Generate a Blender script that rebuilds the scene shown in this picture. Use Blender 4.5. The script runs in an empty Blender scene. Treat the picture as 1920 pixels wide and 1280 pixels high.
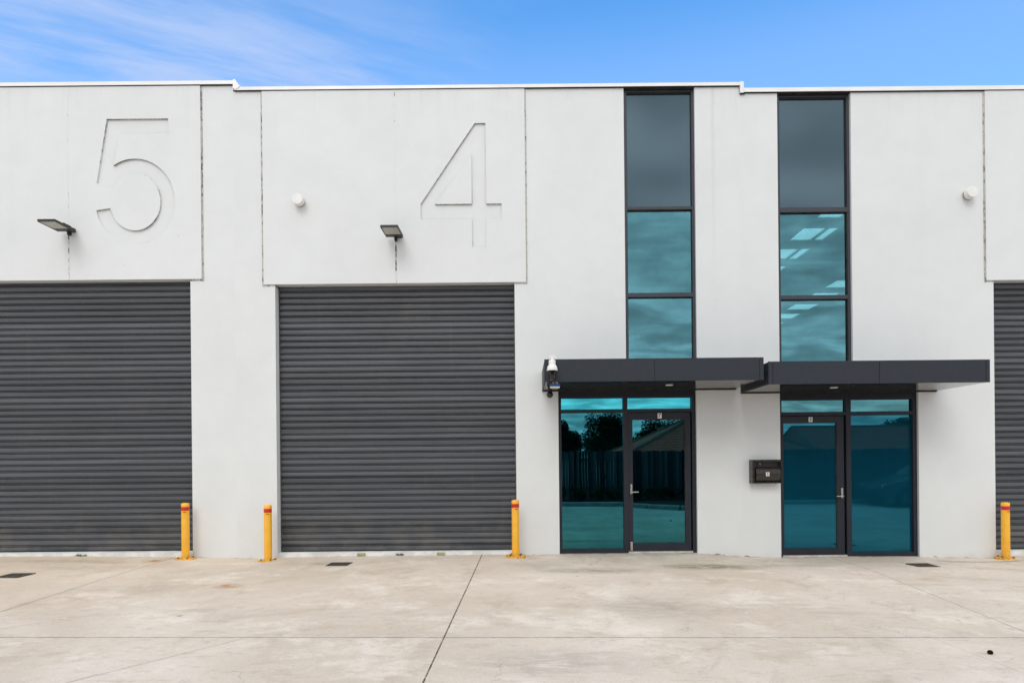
import bpy, bmesh, math, random
from mathutils import Vector, Matrix
R = math.radians
random.seed(7)
S = bpy.context.scene

# ------------------------------------------------------------------ camera
cam_d = bpy.data.cameras.new('camera')
cam = bpy.data.objects.new('camera', cam_d)
S.collection.objects.link(cam)
cam.location = (0.0, -10.0, 1.48)
cam.rotation_euler = (R(90), R(0.55), 0)
cam_d.sensor_width = 36.0
cam_d.lens = 22.5
cam_d.shift_x = -20 / 1920
cam_d.shift_y = 222 / 1920
cam_d.clip_start = 0.05
cam_d.clip_end = 2000
S.camera = cam

# ------------------------------------------------------------------ sky, sun, exposure
SUN_EL, SUN_AZ = R(40), R(194)          # azimuth clockwise from +Y: sun behind the camera, high, veiled by cloud
w = bpy.data.worlds.new('World')
S.world = w
w.use_nodes = True


class NT:
    """small helper for writing node trees"""
    def __init__(s, tree):
        s.t = tree
        tree.nodes.clear()

    def n(s, kind, **kw):
        nd = s.t.nodes.new(kind)
        for k, v in kw.items():
            setattr(nd, k, v)
        return nd

    def put(s, sock, v):
        if isinstance(v, bpy.types.NodeSocket):
            s.t.links.new(v, sock)
        elif v is not None:
            if isinstance(v, tuple) and len(v) == 3 and sock.type == 'RGBA':
                v = (*v, 1)
            sock.default_value = v

    def m(s, op, a, b=None, c=None, clamp=False):
        nd = s.n('ShaderNodeMath', operation=op, use_clamp=clamp)
        for i, v in enumerate((a, b, c)):
            if v is not None:
                s.put(nd.inputs[i], v)
        return nd.outputs[0]

    def v(s, op, a, b=None):
        nd = s.n('ShaderNodeVectorMath', operation=op)
        s.put(nd.inputs[0], a)
        if b is not None:
            s.put(nd.inputs[1], b)
        return nd.outputs[0]

    def xyz(s, x, y, z):
        nd = s.n('ShaderNodeCombineXYZ')
        for i, q in enumerate((x, y, z)):
            s.put(nd.inputs[i], q)
        return nd.outputs[0]

    def sep(s, a):
        nd = s.n('ShaderNodeSeparateXYZ')
        s.put(nd.inputs[0], a)
        return nd.outputs

    def noise(s, vec, scale, detail=4, rough=.55, dist=0):
        nd = s.n('ShaderNodeTexNoise')
        s.put(nd.inputs['Vector'], vec)
        nd.inputs['Scale'].default_value = scale
        nd.inputs['Detail'].default_value = detail
        nd.inputs['Roughness'].default_value = rough
        nd.inputs['Distortion'].default_value = dist
        return nd.outputs['Fac']

    def ss(s, x, a, b, lo=0.0, hi=1.0):
        nd = s.n('ShaderNodeMapRange', interpolation_type='SMOOTHSTEP')
        s.put(nd.inputs[0], x)
        for i, q in enumerate((a, b, lo, hi)):
            nd.inputs[i + 1].default_value = q
        return nd.outputs[0]

    def mix(s, f, a, b, mode='MIX'):
        nd = s.n('ShaderNodeMix', data_type='RGBA', blend_type=mode)
        s.put(nd.inputs[0], f)
        s.put(nd.inputs[6], a)
        s.put(nd.inputs[7], b)
        return nd.outputs[2]

    def coord(s, which='Object'):
        return s.n('ShaderNodeTexCoord').outputs[which]


def build_world():
    t = NT(w.node_tree)
    d = t.coord('Generated')
    sx, sy, sz = t.sep(d)
    sky = t.n('ShaderNodeTexSky')
    sky.sky_type = 'NISHITA'
    sky.sun_disc = False
    sky.sun_elevation = SUN_EL
    sky.sun_rotation = SUN_AZ
    sky.air_density = 1.0
    sky.dust_density = 0.2
    sky.ozone_density = 2.5
    blue = t.mix(1.0, sky.outputs[0], (SKY_TINT[0], SKY_TINT[1], SKY_TINT[2], 1), 'MULTIPLY')
    # cloud layer: a flat sheet seen in perspective
    k = t.m('DIVIDE', 1.0, t.m('ADD', t.m('MAXIMUM', sz, 0.0), 0.16))
    p = t.xyz(t.m('MULTIPLY', sx, k), t.m('MULTIPLY', sy, k), 0.0)
    px_, py_, pz_ = t.sep(p)
    u = t.m('ADD', t.m('MULTIPLY', px_, .90), t.m('MULTIPLY', py_, .43))
    v = t.m('SUBTRACT', t.m('MULTIPLY', py_, .90), t.m('MULTIPLY', px_, .43))
    n1 = t.noise(t.xyz(t.m('MULTIPLY', u, 2.2), t.m('MULTIPLY', v, 7.5), 0.0), 1.0, 6, .58, .35)
    n1b = t.noise(t.xyz(t.m('MULTIPLY', u, 5.0), t.m('MULTIPLY', v, 26.0), 2.0), 1.0, 5, .6, .3)
    # thin wispy cloud in the north-west quarter, ahead of the camera, thickening low down
    left = t.ss(sx, .16, -.34)
    low = t.ss(sz, 0.60, 0.49, .30, 1)
    st = t.m('ADD', t.m('MULTIPLY', n1, .72), t.m('MULTIPLY', n1b, .28))
    wm = t.m('MULTIPLY', t.m('MULTIPLY', t.ss(st, 0.34, 0.66, .28, 1.0), left), low)
    wm = t.m('MULTIPLY', wm, 0.90)
    haze = t.ss(sz, 0.60, 0.48, 0, .26)
    wm = t.m('MAXIMUM', wm, haze)
    front = t.mix(wm, blue, (4.7 * CLOUD, 5.9 * CLOUD, 8.7 * CLOUD, 1))
    # overcast half of the sky behind the camera
    n2 = t.noise(t.v('MULTIPLY', p, (1.0, 1.5, 1.0)), 3.4, 3, .5, .4)
    n3 = t.noise(t.v('ADD', p, (7.3, 2.1, 0)), 9.0, 4, .5, .2)
    br = t.ss(n2, 0.32, 0.70, 5.8, 11.2)
    br = t.m('MULTIPLY', br, t.ss(n3, 0.3, 0.7, .93, 1.07))
    br = t.m('MULTIPLY', br, t.ss(sz, 0.22, 0.0, 1.0, 1.55))
    br = t.m('MULTIPLY', br, t.ss(sz, 0.50, 0.95, 1.0, 2.1))
    br = t.m('MULTIPLY', br, CLOUD)
    grey = t.mix(1.0, (0.97, 1.0, 1.03, 1), t.xyz(br, br, br), 'MULTIPLY')
    back = t.ss(t.m('SUBTRACT', sy, t.m('MULTIPLY', t.m('SUBTRACT', n2, .5), .3)), 0.36, 0.06)
    col = t.mix(back, front, grey)
    bg = t.n('ShaderNodeBackground')
    t.put(bg.inputs[0], col)
    bg.inputs[1].default_value = 0.1
    out = t.n('ShaderNodeOutputWorld')
    t.t.links.new(bg.outputs[0], out.inputs[0])


SKY_TINT = (1.08, 2.18, 2.80)
CLOUD = 1.0
build_world()

sun_d = bpy.data.lights.new('sun', 'SUN')
sun = bpy.data.objects.new('sun', sun_d)
S.collection.objects.link(sun)
sun_d.energy = 0.8
sun_d.angle = R(26)
sun_d.color = (1.0, 0.96, 0.90)
sd = Vector((math.sin(SUN_AZ) * math.cos(SUN_EL), math.cos(SUN_AZ) * math.cos(SUN_EL), math.sin(SUN_EL)))
sun.rotation_euler = (-sd).to_track_quat('-Z', 'Y').to_euler()
sun.location = (-6, -20, 30)

S.view_settings.view_transform = 'Standard'
S.view_settings.look = 'None'
S.view_settings.gamma = 1.0
S.view_settings.exposure = 0.15
S.cycles.max_bounces = 10
S.cycles.transparent_max_bounces = 12

# ------------------------------------------------------------------ materials


def new_mat(name):
    m = bpy.data.materials.new(name)
    m.use_nodes = True
    return m, NT(m.node_tree)


def finish(t, col, rough=.6, metal=0.0, spec=.5, bump=None, bump_d=.01, bump_s=.3, coat=0.0, **kw):
    b = t.n('ShaderNodeBsdfPrincipled')
    t.put(b.inputs['Base Color'], col)
    t.put(b.inputs['Roughness'], rough)
    b.inputs['Metallic'].default_value = metal
    b.inputs['Specular IOR Level'].default_value = spec
    b.inputs['Coat Weight'].default_value = coat
    if bump is not None:
        bn = t.n('ShaderNodeBump')
        bn.inputs['Strength'].default_value = bump_s
        bn.inputs['Distance'].default_value = bump_d
        t.put(bn.inputs['Height'], bump)
        t.t.links.new(bn.outputs[0], b.inputs['Normal'])
    o = t.n('ShaderNodeOutputMaterial')
    t.t.links.new(b.outputs[0], o.inputs[0])
    return b


def simple(name, col, rough=.5, metal=0.0, spec=.5, var=.12, scale=6.0, bump=0.0):
    m, t = new_mat(name)
    c = t.coord()
    n = t.noise(c, scale, 5, .6)
    f = t.ss(n, .3, .7, 1 - var, 1 + var)
    cc = t.mix(1.0, col, t.xyz(f, f, f), 'MULTIPLY')
    r = t.ss(t.noise(c, scale * 2.3, 3), .3, .7, max(rough - .06, .02), min(rough + .06, 1))
    finish(t, cc, r, metal, spec, t.noise(c, scale * 12, 3) if bump else None, .002, bump)
    return m


def mat_wall():
    m, t = new_mat('painted_concrete')
    c = t.coord()
    x, y, z = t.sep(c)
    big = t.ss(t.noise(c, .55, 5, .6), .3, .7, .955, 1.0)
    mid = t.ss(t.noise(c, 3.2, 6, .65), .25, .75, .975, 1.01)
    stv = t.xyz(t.m('MULTIPLY', x, 2.2), 0.0, t.m('MULTIPLY', z, .09))
    st = t.ss(t.noise(stv, 1.7, 6, .62), .55, .80, 0, 1)
    st = t.m('MULTIPLY', st, t.ss(z, 2.5, 7.2, 0.15, 1))
    # a rain-washed streak under the step of the flashing and one left of the 5
    def streak(x0, wd, z0, z1):
        a = t.m('ABSOLUTE', t.m('SUBTRACT', t.m('ADD', x, t.m('MULTIPLY', t.m('SUBTRACT', t.noise(t.xyz(0.0, 0.0, z), 2.0, 3), .5), wd)), x0))
        return t.m('MULTIPLY', t.ss(a, wd, 0.0), t.ss(z, z0, z1))
    s1 = t.m('MULTIPLY', streak(3.52, .05, 3.0, 7.2), .75)
    s2 = t.m('MULTIPLY', streak(-7.73, .16, 4.6, 7.2), .5)
    s3 = t.m('MULTIPLY', streak(-4.40, .10, 5.8, 7.4), .4)
    runs = t.noise(t.xyz(t.m('MULTIPLY', x, 7.0), 0.0, t.m('MULTIPLY', z, .35)), 1.0, 6, .65)
    runs = t.m('MULTIPLY', t.ss(runs, .50, .72), t.ss(t.m('ADD', z, t.m('MULTIPLY', t.noise(t.xyz(t.m('MULTIPLY', x, 4.0), 0.0, 0.0), 1.0, 3), 1.2)), 6.9, 8.0))
    foot = t.m('MULTIPLY', t.ss(z, .03, -.14, 0, 1), t.ss(t.noise(c, 3.0, 5, .7), .40, .75))
    dirt = t.m('MAXIMUM', t.m('MULTIPLY', st, .30), t.m('MAXIMUM', s1, t.m('MAXIMUM', s2, s3)))
    dirt = t.m('MAXIMUM', dirt, t.m('MULTIPLY', runs, .55))
    v = t.m('MULTIPLY', big, mid)
    base = t.mix(1.0, (.722, .742, .745, 1), t.xyz(v, v, v), 'MULTIPLY')
    col = t.mix(t.m('MULTIPLY', dirt, .55), base, (.56, .565, .56, 1))
    col = t.mix(t.m('MULTIPLY', foot, .35), col, (.30, .26, .20, 1))
    # pin holes and scuffs
    vo = t.n('ShaderNodeTexVoronoi')
    t.put(vo.inputs['Vector'], c)
    vo.inputs['Scale'].default_value = 1.3
    sp = t.m('MULTIPLY', t.ss(vo.outputs['Distance'], .018, .010), .5)
    col = t.mix(sp, col, (.30, .28, .26, 1))
    finish(t, col, .62, 0, .35, t.noise(c, 38, 5, .7), .004, .22)
    return m


def mat_joint(name, dark, cover, base=(.62, .61, .58)):
    m, t = new_mat(name)
    c = t.coord()
    n = t.noise(t.v('MULTIPLY', c, (3.0, 1.0, 1.0)), 11, 7, .75)
    big = t.ss(t.noise(c, .9, 3), .3, .7, -.07, .07)
    f = t.ss(t.m('ADD', n, big), cover, cover + .10)
    finish(t, t.mix(f, (*base, 1), (*dark, 1)), .85, 0, .2)
    return m


def mat_ground():
    m, t = new_mat('concrete_pavement')
    c = t.coord()
    x, y, z = t.sep(c)
    big = t.ss(t.noise(c, .42, 6, .6, .6), .30, .70)
    base = t.mix(big, (0.570, 0.477, 0.384, 1), (0.690, 0.599, 0.511, 1))
    mid = t.noise(c, 1.7, 8, .68, .4)
    base = t.mix(t.ss(mid, .50, .70, 0, .75), base, (0.480, 0.393, 0.302, 1))
    # pale scrubbed patches
    base = t.mix(t.ss(t.noise(t.v('ADD', c, (4.2, 9.1, 0)), 1.1, 7, .7), .50, .66, 0, .65), base, (0.786, 0.701, 0.609, 1))
    # warm tint left, towards the first door
    base = t.mix(t.m('MULTIPLY', t.ss(x, -3.0, -6.5), t.ss(y, -4.5, -.5, 0, .42)), base, (0.660, 0.514, 0.366, 1))
    # tyre scuffs: stretched noise along the driving direction into the doorway
    ca, sa = math.cos(R(62)), math.sin(R(62))
    u = t.m('ADD', t.m('MULTIPLY', x, ca), t.m('MULTIPLY', y, sa))
    v = t.m('SUBTRACT', t.m('MULTIPLY', y, ca), t.m('MULTIPLY', x, sa))
    sc = t.noise(t.xyz(t.m('MULTIPLY', u, .35), t.m('MULTIPLY', v, 5.5), 0.0), 1.0, 7, .65, .25)
    mk = t.m('MULTIPLY', t.m('MULTIPLY', t.ss(sc, .52, .72), t.ss(t.noise(c, .9, 4), .44, .62)), t.ss(t.noise(c, 6.0, 5, .7), .30, .60))
    base = t.mix(t.m('MULTIPLY', mk, .48), base, (0.378, 0.305, 0.239, 1))
    sc2 = t.noise(t.xyz(t.m('MULTIPLY', x, .5), t.m('MULTIPLY', y, 4.0), 3.0), 1.0, 7, .7, .6)
    mk2 = t.m('MULTIPLY', t.ss(sc2, .56, .74), t.ss(t.noise(t.v('ADD', c, (3, 3, 0)), .7, 3), .45, .6))
    base = t.mix(t.m('MULTIPLY', mk2, .70), base, (0.396, 0.322, 0.233, 1))

    def spot(px, py, rx, ry):
        a = t.m('DIVIDE', t.m('SUBTRACT', x, px), rx)
        b = t.m('DIVIDE', t.m('SUBTRACT', y, py), ry)
        return t.ss(t.m('SQRT', t.m('ADD', t.m('MULTIPLY', a, a), t.m('MULTIPLY', b, b))), 1.0, .1)
    ns = t.noise(c, 7.0, 6, .75)
    nsm = t.ss(ns, .36, .56)
    nst = t.ss(t.noise(t.v('MULTIPLY', c, (1.2, 4.5, 1.0)), 2.6, 7, .75), .36, .56)
    # damp, mossy run along the front of the office doors
    for px, py, rx, ry, k, colr in (
            (2.55, -1.18, 1.05, .32, 1.0, (.215, .195, .115)), (3.6, -1.0, .8, .22, .55, (.27, .245, .19)),
            (.9, -1.45, 1.2, .34, .75, (.27, .245, .175)), (.25, -1.0, .7, .5, .45, (.31, .285, .24)),
            (6.6, -.55, .7, .14, .9, (.20, .19, .11)), (7.2, -.42, .5, .12, .8, (.22, .18, .09)),
            (.2, -5.3, 1.0, .5, .5, (.33, .30, .25)), (1.3, -3.6, .8, .7, .45, (.33, .30, .26)),
            (-2.9, -.75, .6, .16, .7, (.28, .23, .16)), (-4.6, -2.6, 1.3, .35, .30, (.33, .29, .24)),
            (-6.9, -.5, 1.2, .22, .6, (.37, .29, .19)), (-6.2, -1.1, 1.0, .3, .4, (.36, .29, .20))):
        base = t.mix(t.m('MULTIPLY', t.m('MULTIPLY', spot(px, py, rx, ry), nst), k), base, (*colr, 1))
    # rust
    for px, py, rx, ry, k in ((-3.50, -2.43, .24, .20, 1.0), (-3.9, -2.35, .3, .12, .35), (-5.52, -.42, .22, .22, .85),
                              (-5.26, -.2, .30, .14, .55), (-4.75, -3.05, .55, .16, .28), (-6.0, -.62, .4, .15, .4), (-3.9, -.35, .3, .12, .35)):
        base = t.mix(t.m('MULTIPLY', t.m('MULTIPLY', spot(px, py, rx, ry), nsm), k), base, (.42, .17, .035, 1))
    sm = t.noise(t.v('MULTIPLY', c, (1.0, 2.2, 1.0)), 5.5, 9, .74, .5)
    base = t.mix(t.ss(sm, .53, .68, 0, .50), base, (.40, .352, .305, 1))
    base = t.mix(t.ss(t.noise(t.v('ADD', c, (8, 3, 0)), 13.0, 8, .75), .58, .72, 0, .45), base, (.345, .305, .265, 1))
    base = t.mix(t.ss(t.noise(t.v('ADD', c, (1, 7, 0)), 8.0, 8, .75), .56, .70, 0, .5), base, (.74, .70, .66, 1))
    # hairline cracks
    vc = t.n('ShaderNodeTexVoronoi', feature='DISTANCE_TO_EDGE')
    t.put(vc.inputs['Vector'], t.v('ADD', t.xyz(x, y, 0.0), t.xyz(t.m('MULTIPLY', mid, .9), t.m('MULTIPLY', ns, .35), 0.0)))
    vc.inputs['Scale'].default_value = .42
    ck = t.m('MULTIPLY', t.ss(vc.outputs['Distance'], .0035, .001), t.ss(t.noise(c, .6, 3), .52, .60))
    base = t.mix(t.m('MULTIPLY', ck, .45), base, (.22, .19, .16, 1))
    # fine aggregate + drips of oil
    fine = t.ss(t.noise(c, 55, 4, .7), .3, .7, .93, 1.05)
    base = t.mix(1.0, base, t.xyz(fine, fine, fine), 'MULTIPLY')
    vo = t.n('ShaderNodeTexVoronoi')
    t.put(vo.inputs['Vector'], t.v('ADD', t.xyz(x, y, 0.0), t.xyz(t.m('MULTIPLY', ns, .3), t.m('MULTIPLY', mid, .2), 0.0)))
    vo.inputs['Scale'].default_value = 1.15
    sp = t.m('MULTIPLY', t.ss(vo.outputs['Distance'], .062, .03), t.ss(t.noise(c, .8, 2), .50, .58))
    base = t.mix(t.m('MULTIPLY', sp, .8), base, (.20, .175, .16, 1))
    vo2 = t.n('ShaderNodeTexVoronoi')
    t.put(vo2.inputs['Vector'], t.xyz(x, y, 5.0))
    vo2.inputs['Scale'].default_value = 2.3
    sp2 = t.m('MULTIPLY', t.ss(vo2.outputs['Distance'], .05, .035), t.ss(t.noise(t.v('ADD', c, (1, 5, 2)), .9, 2), .52, .58))
    base = t.mix(t.m('MULTIPLY', sp2, .75), base, (.25, .225, .20, 1))

    # saw-cut control joints
    def line(x0, dx, y_lo, y_hi, wd, k):
        a = t.m('ABSOLUTE', t.m('SUBTRACT', x, t.m('ADD', t.m('MULTIPLY', y, dx), x0)))
        f = t.ss(a, wd, wd * .55)
        f = t.m('MULTIPLY', f, t.ss(y, y_lo - .01, y_lo + .01))
        f = t.m('MULTIPLY', f, t.ss(y, y_hi + .01, y_hi - .01))
        return t.m('MULTIPLY', f, k)
    wob = t.ss(t.noise(c, 6, 4, .7), .35, .6, .55, 1.0)
    J = t.m('MAXIMUM', line(-.648, .0052, -80, .0, .0085, 1.0), line(-5.43, -.0715, -4.66, .0, .011, .62))
    J = t.m('MAXIMUM', J, line(.843, .684, -30, -4.66, .010, .55))
    J = t.m('MAXIMUM', J, line(4.80, .115, -4.66, .0, .009, .55))
    J = t.m('MAXIMUM', J, line(3.0, -.08, -8, -4.66, .008, .25))
    ay = t.m('ABSOLUTE', t.m('SUBTRACT', y, t.m('ADD', t.m('MULTIPLY', x, -.012), -4.655)))
    J = t.m('MAXIMUM', J, t.m('MULTIPLY', t.ss(ay, .014, .007), .62))
    J = t.m('MULTIPLY', J, wob)
    base = t.mix(J, base, (.055, .048, .040, 1))
    # dirt gathered along the foot of the wall
    ft = t.m('MULTIPLY', t.ss(y, -.10, -.01), t.ss(t.noise(c, 4.5, 6, .75), .46, .60))
    base = t.mix(t.m('MULTIPLY', ft, .55), base, (.17, .145, .11, 1))
    finish(t, base, t.ss(mid, .3, .7, .62, .85), 0, .3, t.noise(c, 30, 6, .75), .006, .25)
    return m


def mat_shutter():
    m, t = new_mat('charcoal_steel_slats')
    c = t.coord()
    x, y, z = t.sep(c)
    wn = t.n('ShaderNodeTexWhiteNoise', noise_dimensions='1D')
    t.put(wn.inputs['W'], t.m('FLOOR', t.m('DIVIDE', t.m('ADD', z, .003), .0979)))
    k = t.ss(wn.outputs[0], 0, 1, .74, 1.20)
    st = t.ss(t.noise(t.xyz(t.m('MULTIPLY', x, .7), 0.0, t.m('MULTIPLY', z, 11)), 1.0, 5, .6), .3, .7, .86, 1.14)
    k = t.m('MULTIPLY', k, st)
    col = t.mix(1.0, (.074, .079, .089, 1), t.xyz(k, k, k), 'MULTIPLY')
    col = t.mix(t.ss(t.noise(c, 1.1, 6, .7), .52, .75, 0, .35), col, (.115, .108, .10, 1))
    # dust low down, hand and trolley rubs, faint runs
    dust = t.m('MULTIPLY', t.ss(z, .9, .1), t.ss(t.noise(c, 2.6, 6, .7), .40, .66))
    col = t.mix(t.m('MULTIPLY', dust, .45), col, (.17, .155, .135, 1))
    run = t.noise(t.xyz(t.m('MULTIPLY', x, 9.0), 0.0, t.m('MULTIPLY', z, .5)), 1.0, 5, .65)
    col = t.mix(t.ss(run, .58, .74, 0, .30), col, (.13, .125, .12, 1))
    rub = t.noise(t.v('MULTIPLY', t.v('ADD', c, (2.0, 0.0, 5.0)), (1.2, 1.0, 14.0)), 1.4, 5, .7)
    col = t.mix(t.ss(rub, .66, .74, 0, .5), col, (.16, .155, .15, 1))
    sp = t.ss(t.noise(c, 42, 3, .6), .70, .78, 0, .5)
    col = t.mix(sp, col, (.21, .20, .19, 1))
    finish(t, col, t.ss(t.noise(c, 4, 4), .3, .7, .38, .52), 0, .45)
    return m


def mat_glass(name, trans, refl, fac, rough=.0, wave=.0006):
    m, t = new_mat(name)
    c = t.coord()
    a = t.n('ShaderNodeBsdfTransparent')
    a.inputs[0].default_value = (*trans, 1)
    g = t.n('ShaderNodeBsdfGlossy')
    g.inputs['Roughness'].default_value = rough
    dust = t.ss(t.noise(c, 2.2, 5, .65), .3, .7, .90, 1.06)
    t.put(g.inputs[0], t.mix(1.0, (*refl, 1), t.xyz(dust, dust, dust), 'MULTIPLY'))
    bn = t.n('ShaderNodeBump')
    bn.inputs['Strength'].default_value = 1.0
    bn.inputs['Distance'].default_value = wave
    t.put(bn.inputs['Height'], t.noise(c, 1.6, 1, .3))
    t.t.links.new(bn.outputs[0], g.inputs['Normal'])
    mx = t.n('ShaderNodeMixShader')
    lw = t.n('ShaderNodeFresnel')
    lw.inputs[0].default_value = 1.5
    t.put(mx.inputs[0], t.m('MINIMUM', t.m('ADD', t.m('MULTIPLY', t.m('SUBTRACT', lw.outputs[0], .04), .8), fac), 1.0))
    t.t.links.new(a.outputs[0], mx.inputs[1])
    t.t.links.new(g.outputs[0], mx.inputs[2])
    o = t.n('ShaderNodeOutputMaterial')
    t.t.links.new(mx.outputs[0], o.inputs[0])
    return m


def mat_filmed_glass():
    """glass with a dark blue film on its inner face: half mirror, half matt blue"""
    m, t = new_mat('blue_film_glass')
    c = t.coord()
    d = t.n('ShaderNodeBsdfDiffuse')
    n = t.ss(t.noise(c, 1.0, 4, .6), .3, .7, .9, 1.1)
    t.put(d.inputs[0], t.mix(1.0, (.003, .052, .088, 1), t.xyz(n, n, n), 'MULTIPLY'))
    g = t.n('ShaderNodeBsdfGlossy')
    g.inputs[0].default_value = (.055, .31, .41, 1)
    g.inputs['Roughness'].default_value = .012
    mx = t.n('ShaderNodeMixShader')
    mx.inputs[0].default_value = .31
    t.t.links.new(d.outputs[0], mx.inputs[1])
    t.t.links.new(g.outputs[0], mx.inputs[2])
    o = t.n('ShaderNodeOutputMaterial')
    t.t.links.new(mx.outputs[0], o.inputs[0])
    return m


def mat_spandrel():
    m, t = new_mat('slate_spandrel')
    c = t.coord()
    k = t.ss(t.noise(c, 120, 2, .6), .3, .7, .65, 1.35)
    col = t.mix(1.0, (.016, .034, .047, 1), t.xyz(k, k, k), 'MULTIPLY')
    b = finish(t, col, .08, 0, 1.0, t.noise(c, 90, 2), .001, .05)
    b.inputs['Specular Tint'].default_value = (.62, .86, 1, 1)
    b.inputs['IOR'].default_value = 1.75
    return m


def mat_leaf(name, a, b):
    m, t = new_mat(name)
    c = t.coord()
    n = t.noise(c, 2.3, 4, .6)
    wn = t.n('ShaderNodeTexWhiteNoise', noise_dimensions='3D')
    t.put(wn.inputs['Vector'], t.v('FLOOR', t.v('MULTIPLY', c, (9, 9, 9))))
    f = t.m('ADD', t.m('MULTIPLY', n, .6), t.m('MULTIPLY', wn.outputs[0], .4))
    finish(t, t.mix(t.ss(f, .25, .75), (*a, 1), (*b, 1)), .6, 0, .3)
    return m


def mat_tiles():
    m, t = new_mat('roof_tiles')
    c = t.coord()
    x, y, z = t.sep(c)
    f = t.m('FRACT', t.m('MULTIPLY', z, 7.0))
    k = t.ss(f, .0, .3, .35, 1.0)
    n = t.ss(t.noise(c, 4, 5, .7), .3, .7, .8, 1.2)
    k = t.m('MULTIPLY', k, n)
    finish(t, t.mix(1.0, (.62, .105, .055, 1), t.xyz(k, k, k), 'MULTIPLY'), .8, 0, .2)
    return m


def mat_paling():
    m, t = new_mat('weathered_paling')
    c = t.coord()
    x, y, z = t.sep(c)
    wn = t.n('ShaderNodeTexWhiteNoise', noise_dimensions='1D')
    t.put(wn.inputs['W'], t.m('FLOOR', t.m('DIVIDE', x, .1)))
    k = t.ss(wn.outputs[0], 0, 1, .35, 1.5)
    gr = t.ss(t.noise(t.xyz(t.m('MULTIPLY', x, 30), 0.0, t.m('MULTIPLY', z, 1.5)), 1.0, 5, .6), .3, .7, .8, 1.2)
    k = t.m('MULTIPLY', k, gr)
    finish(t, t.mix(1.0, (.105, .10, .092, 1), t.xyz(k, k, k), 'MULTIPLY'), .85, 0, .2)
    return m


M = {}
M['wall'] = mat_wall()
M['joint'] = mat_joint('grimy_joint', (.12, .10, .085), .50, (.50, .48, .45))
M['seal'] = mat_joint('stained_sealant', (.17, .155, .14), .56, (.73, .735, .72))
M['drip'] = mat_joint('dripped_stain', (.11, .095, .08), .50, (.70, .70, .685))
M['edge'] = mat_joint('dirt_caught_on_edges', (.34, .32, .30), .53, (.65, .66, .65))
M['rim'] = mat_joint('grimy_shaded_rim', (.18, .165, .14), .42, (.55, .54, .52))  # down-facing recess edges: grime, plus their shade put into the colour
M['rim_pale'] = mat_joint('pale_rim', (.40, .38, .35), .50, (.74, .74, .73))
M['ground'] = mat_ground()
M['shutter'] = mat_shutter()
M['cap'] = simple('white_flashing', (.82, .82, .82), .35, 0, .5, .04, 2)
M['gap'] = simple('dark_gap', (.045, .042, .038), .9, 0, .1, .3, 8)
M['frame'] = simple('charcoal_aluminium_shaded', (.021, .024, .034), .42, 0, .28, .08, 5)  # darker copy of the frame metal, canopy shade put into the colour
M['frame_lit'] = simple('charcoal_aluminium_lit', (.040, .045, .058), .42, 0, .4, .08, 5)  # lighter copy of the same metal for the lit upper frames
M['fascia'] = simple('slate_composite_panel', (.028, .033, .043), .5, 0, .25, .07, 30)
M['soffit'] = simple('glossy_soffit', (.030, .029, .028), .10, 0, .65, .06, 3)
M['glass'] = mat_glass('teal_glass', (.66, .98, .97), (.205, .455, .53), .45)
M['glass_head'] = mat_glass('bright_transom_glass', (.10, .30, .32), (.085, .62, .72), .55)
M['glass_head_dull'] = mat_glass('dull_transom_glass', (.10, .30, .32), (.125, .35, .38), .55)
M['glass_door'] = mat_glass('teal_door_glass', (.10, .30, .32), (.062, .32, .38), .55)
M['film'] = mat_filmed_glass()
M['spandrel'] = mat_spandrel()
M['steel'] = simple('brushed_steel', (.62, .61, .59), .28, .9, .5, .08, 20)
M['sill'] = simple('pale_sill', (.50, .49, .47), .7, 0, .3, .18, 8)
M['lip'] = simple('painted_concrete_lip', (.70, .705, .69), .7, 0, .3, .14, 6)
def mat_yellow():
    m, t = new_mat('yellow_powdercoat')
    c = t.coord()
    x, y, z = t.sep(c)
    base = t.mix(t.ss(t.noise(c, 6, 5, .6), .3, .7), (.86, .425, .032, 1), (.92, .49, .045, 1))
    scuff = t.m('MULTIPLY', t.ss(t.noise(t.v('MULTIPLY', c, (1, 1, 4)), 13, 6, .75), .58, .70), t.ss(z, .75, .15, .15, .8))
    base = t.mix(scuff, base, (.20, .13, .05, 1))
    chip = t.ss(t.noise(c, 60, 3, .6), .70, .74, 0, .8)
    base = t.mix(chip, base, (.12, .07, .04, 1))
    foot = t.m('MULTIPLY', t.ss(z, .10, .0), t.ss(t.noise(c, 18, 5, .7), .4, .6))
    base = t.mix(t.m('MULTIPLY', foot, .6), base, (.28, .17, .07, 1))
    finish(t, base, .42, 0, .45)
    return m


M['yellow'] = mat_yellow()
M['yellow_dirty'] = simple('scuffed_yellow', (.60, .31, .04), .55, 0, .4, .35, 22)
M['red'] = simple('red_reflective', (.56, .012, .016), .35, 0, .5, .10, 14)
M['bolt'] = simple('rusty_bolt', (.16, .08, .05), .7, .4, .4, .3, 40)
M['iron'] = simple('cast_iron', (.11, .095, .082), .75, .2, .4, .4, 30)
M['pit'] = simple('dark_pit', (.012, .011, .010), .95, 0, .1, .2, 10)
M['black'] = simple('black_metal', (.022, .020, .020), .45, 0, .45, .12, 12)
M['lens'] = simple('dusty_led_glass', (.42, .41, .34), .35, 0, .5, .12, 40)
M['white'] = simple('white_plastic', (.80, .79, .75), .35, 0, .5, .05, 6)
M['pvc'] = simple('white_pvc', (.78, .775, .75), .4, 0, .5, .05, 6)
M['pvc_dirty'] = simple('stained_pvc', (.46, .42, .35), .6, 0, .3, .5, 18)
M['dome'] = simple('smoked_dome', (.012, .010, .012), .12, 0, .6, .1, 6)
M['blue'] = simple('blue_plastic', (.012, .10, .36), .35, 0, .5, .1, 9)
M['box'] = simple('dark_bronze_metal', (.026, .023, .021), .24, 0, .5, .12, 9)
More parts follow.
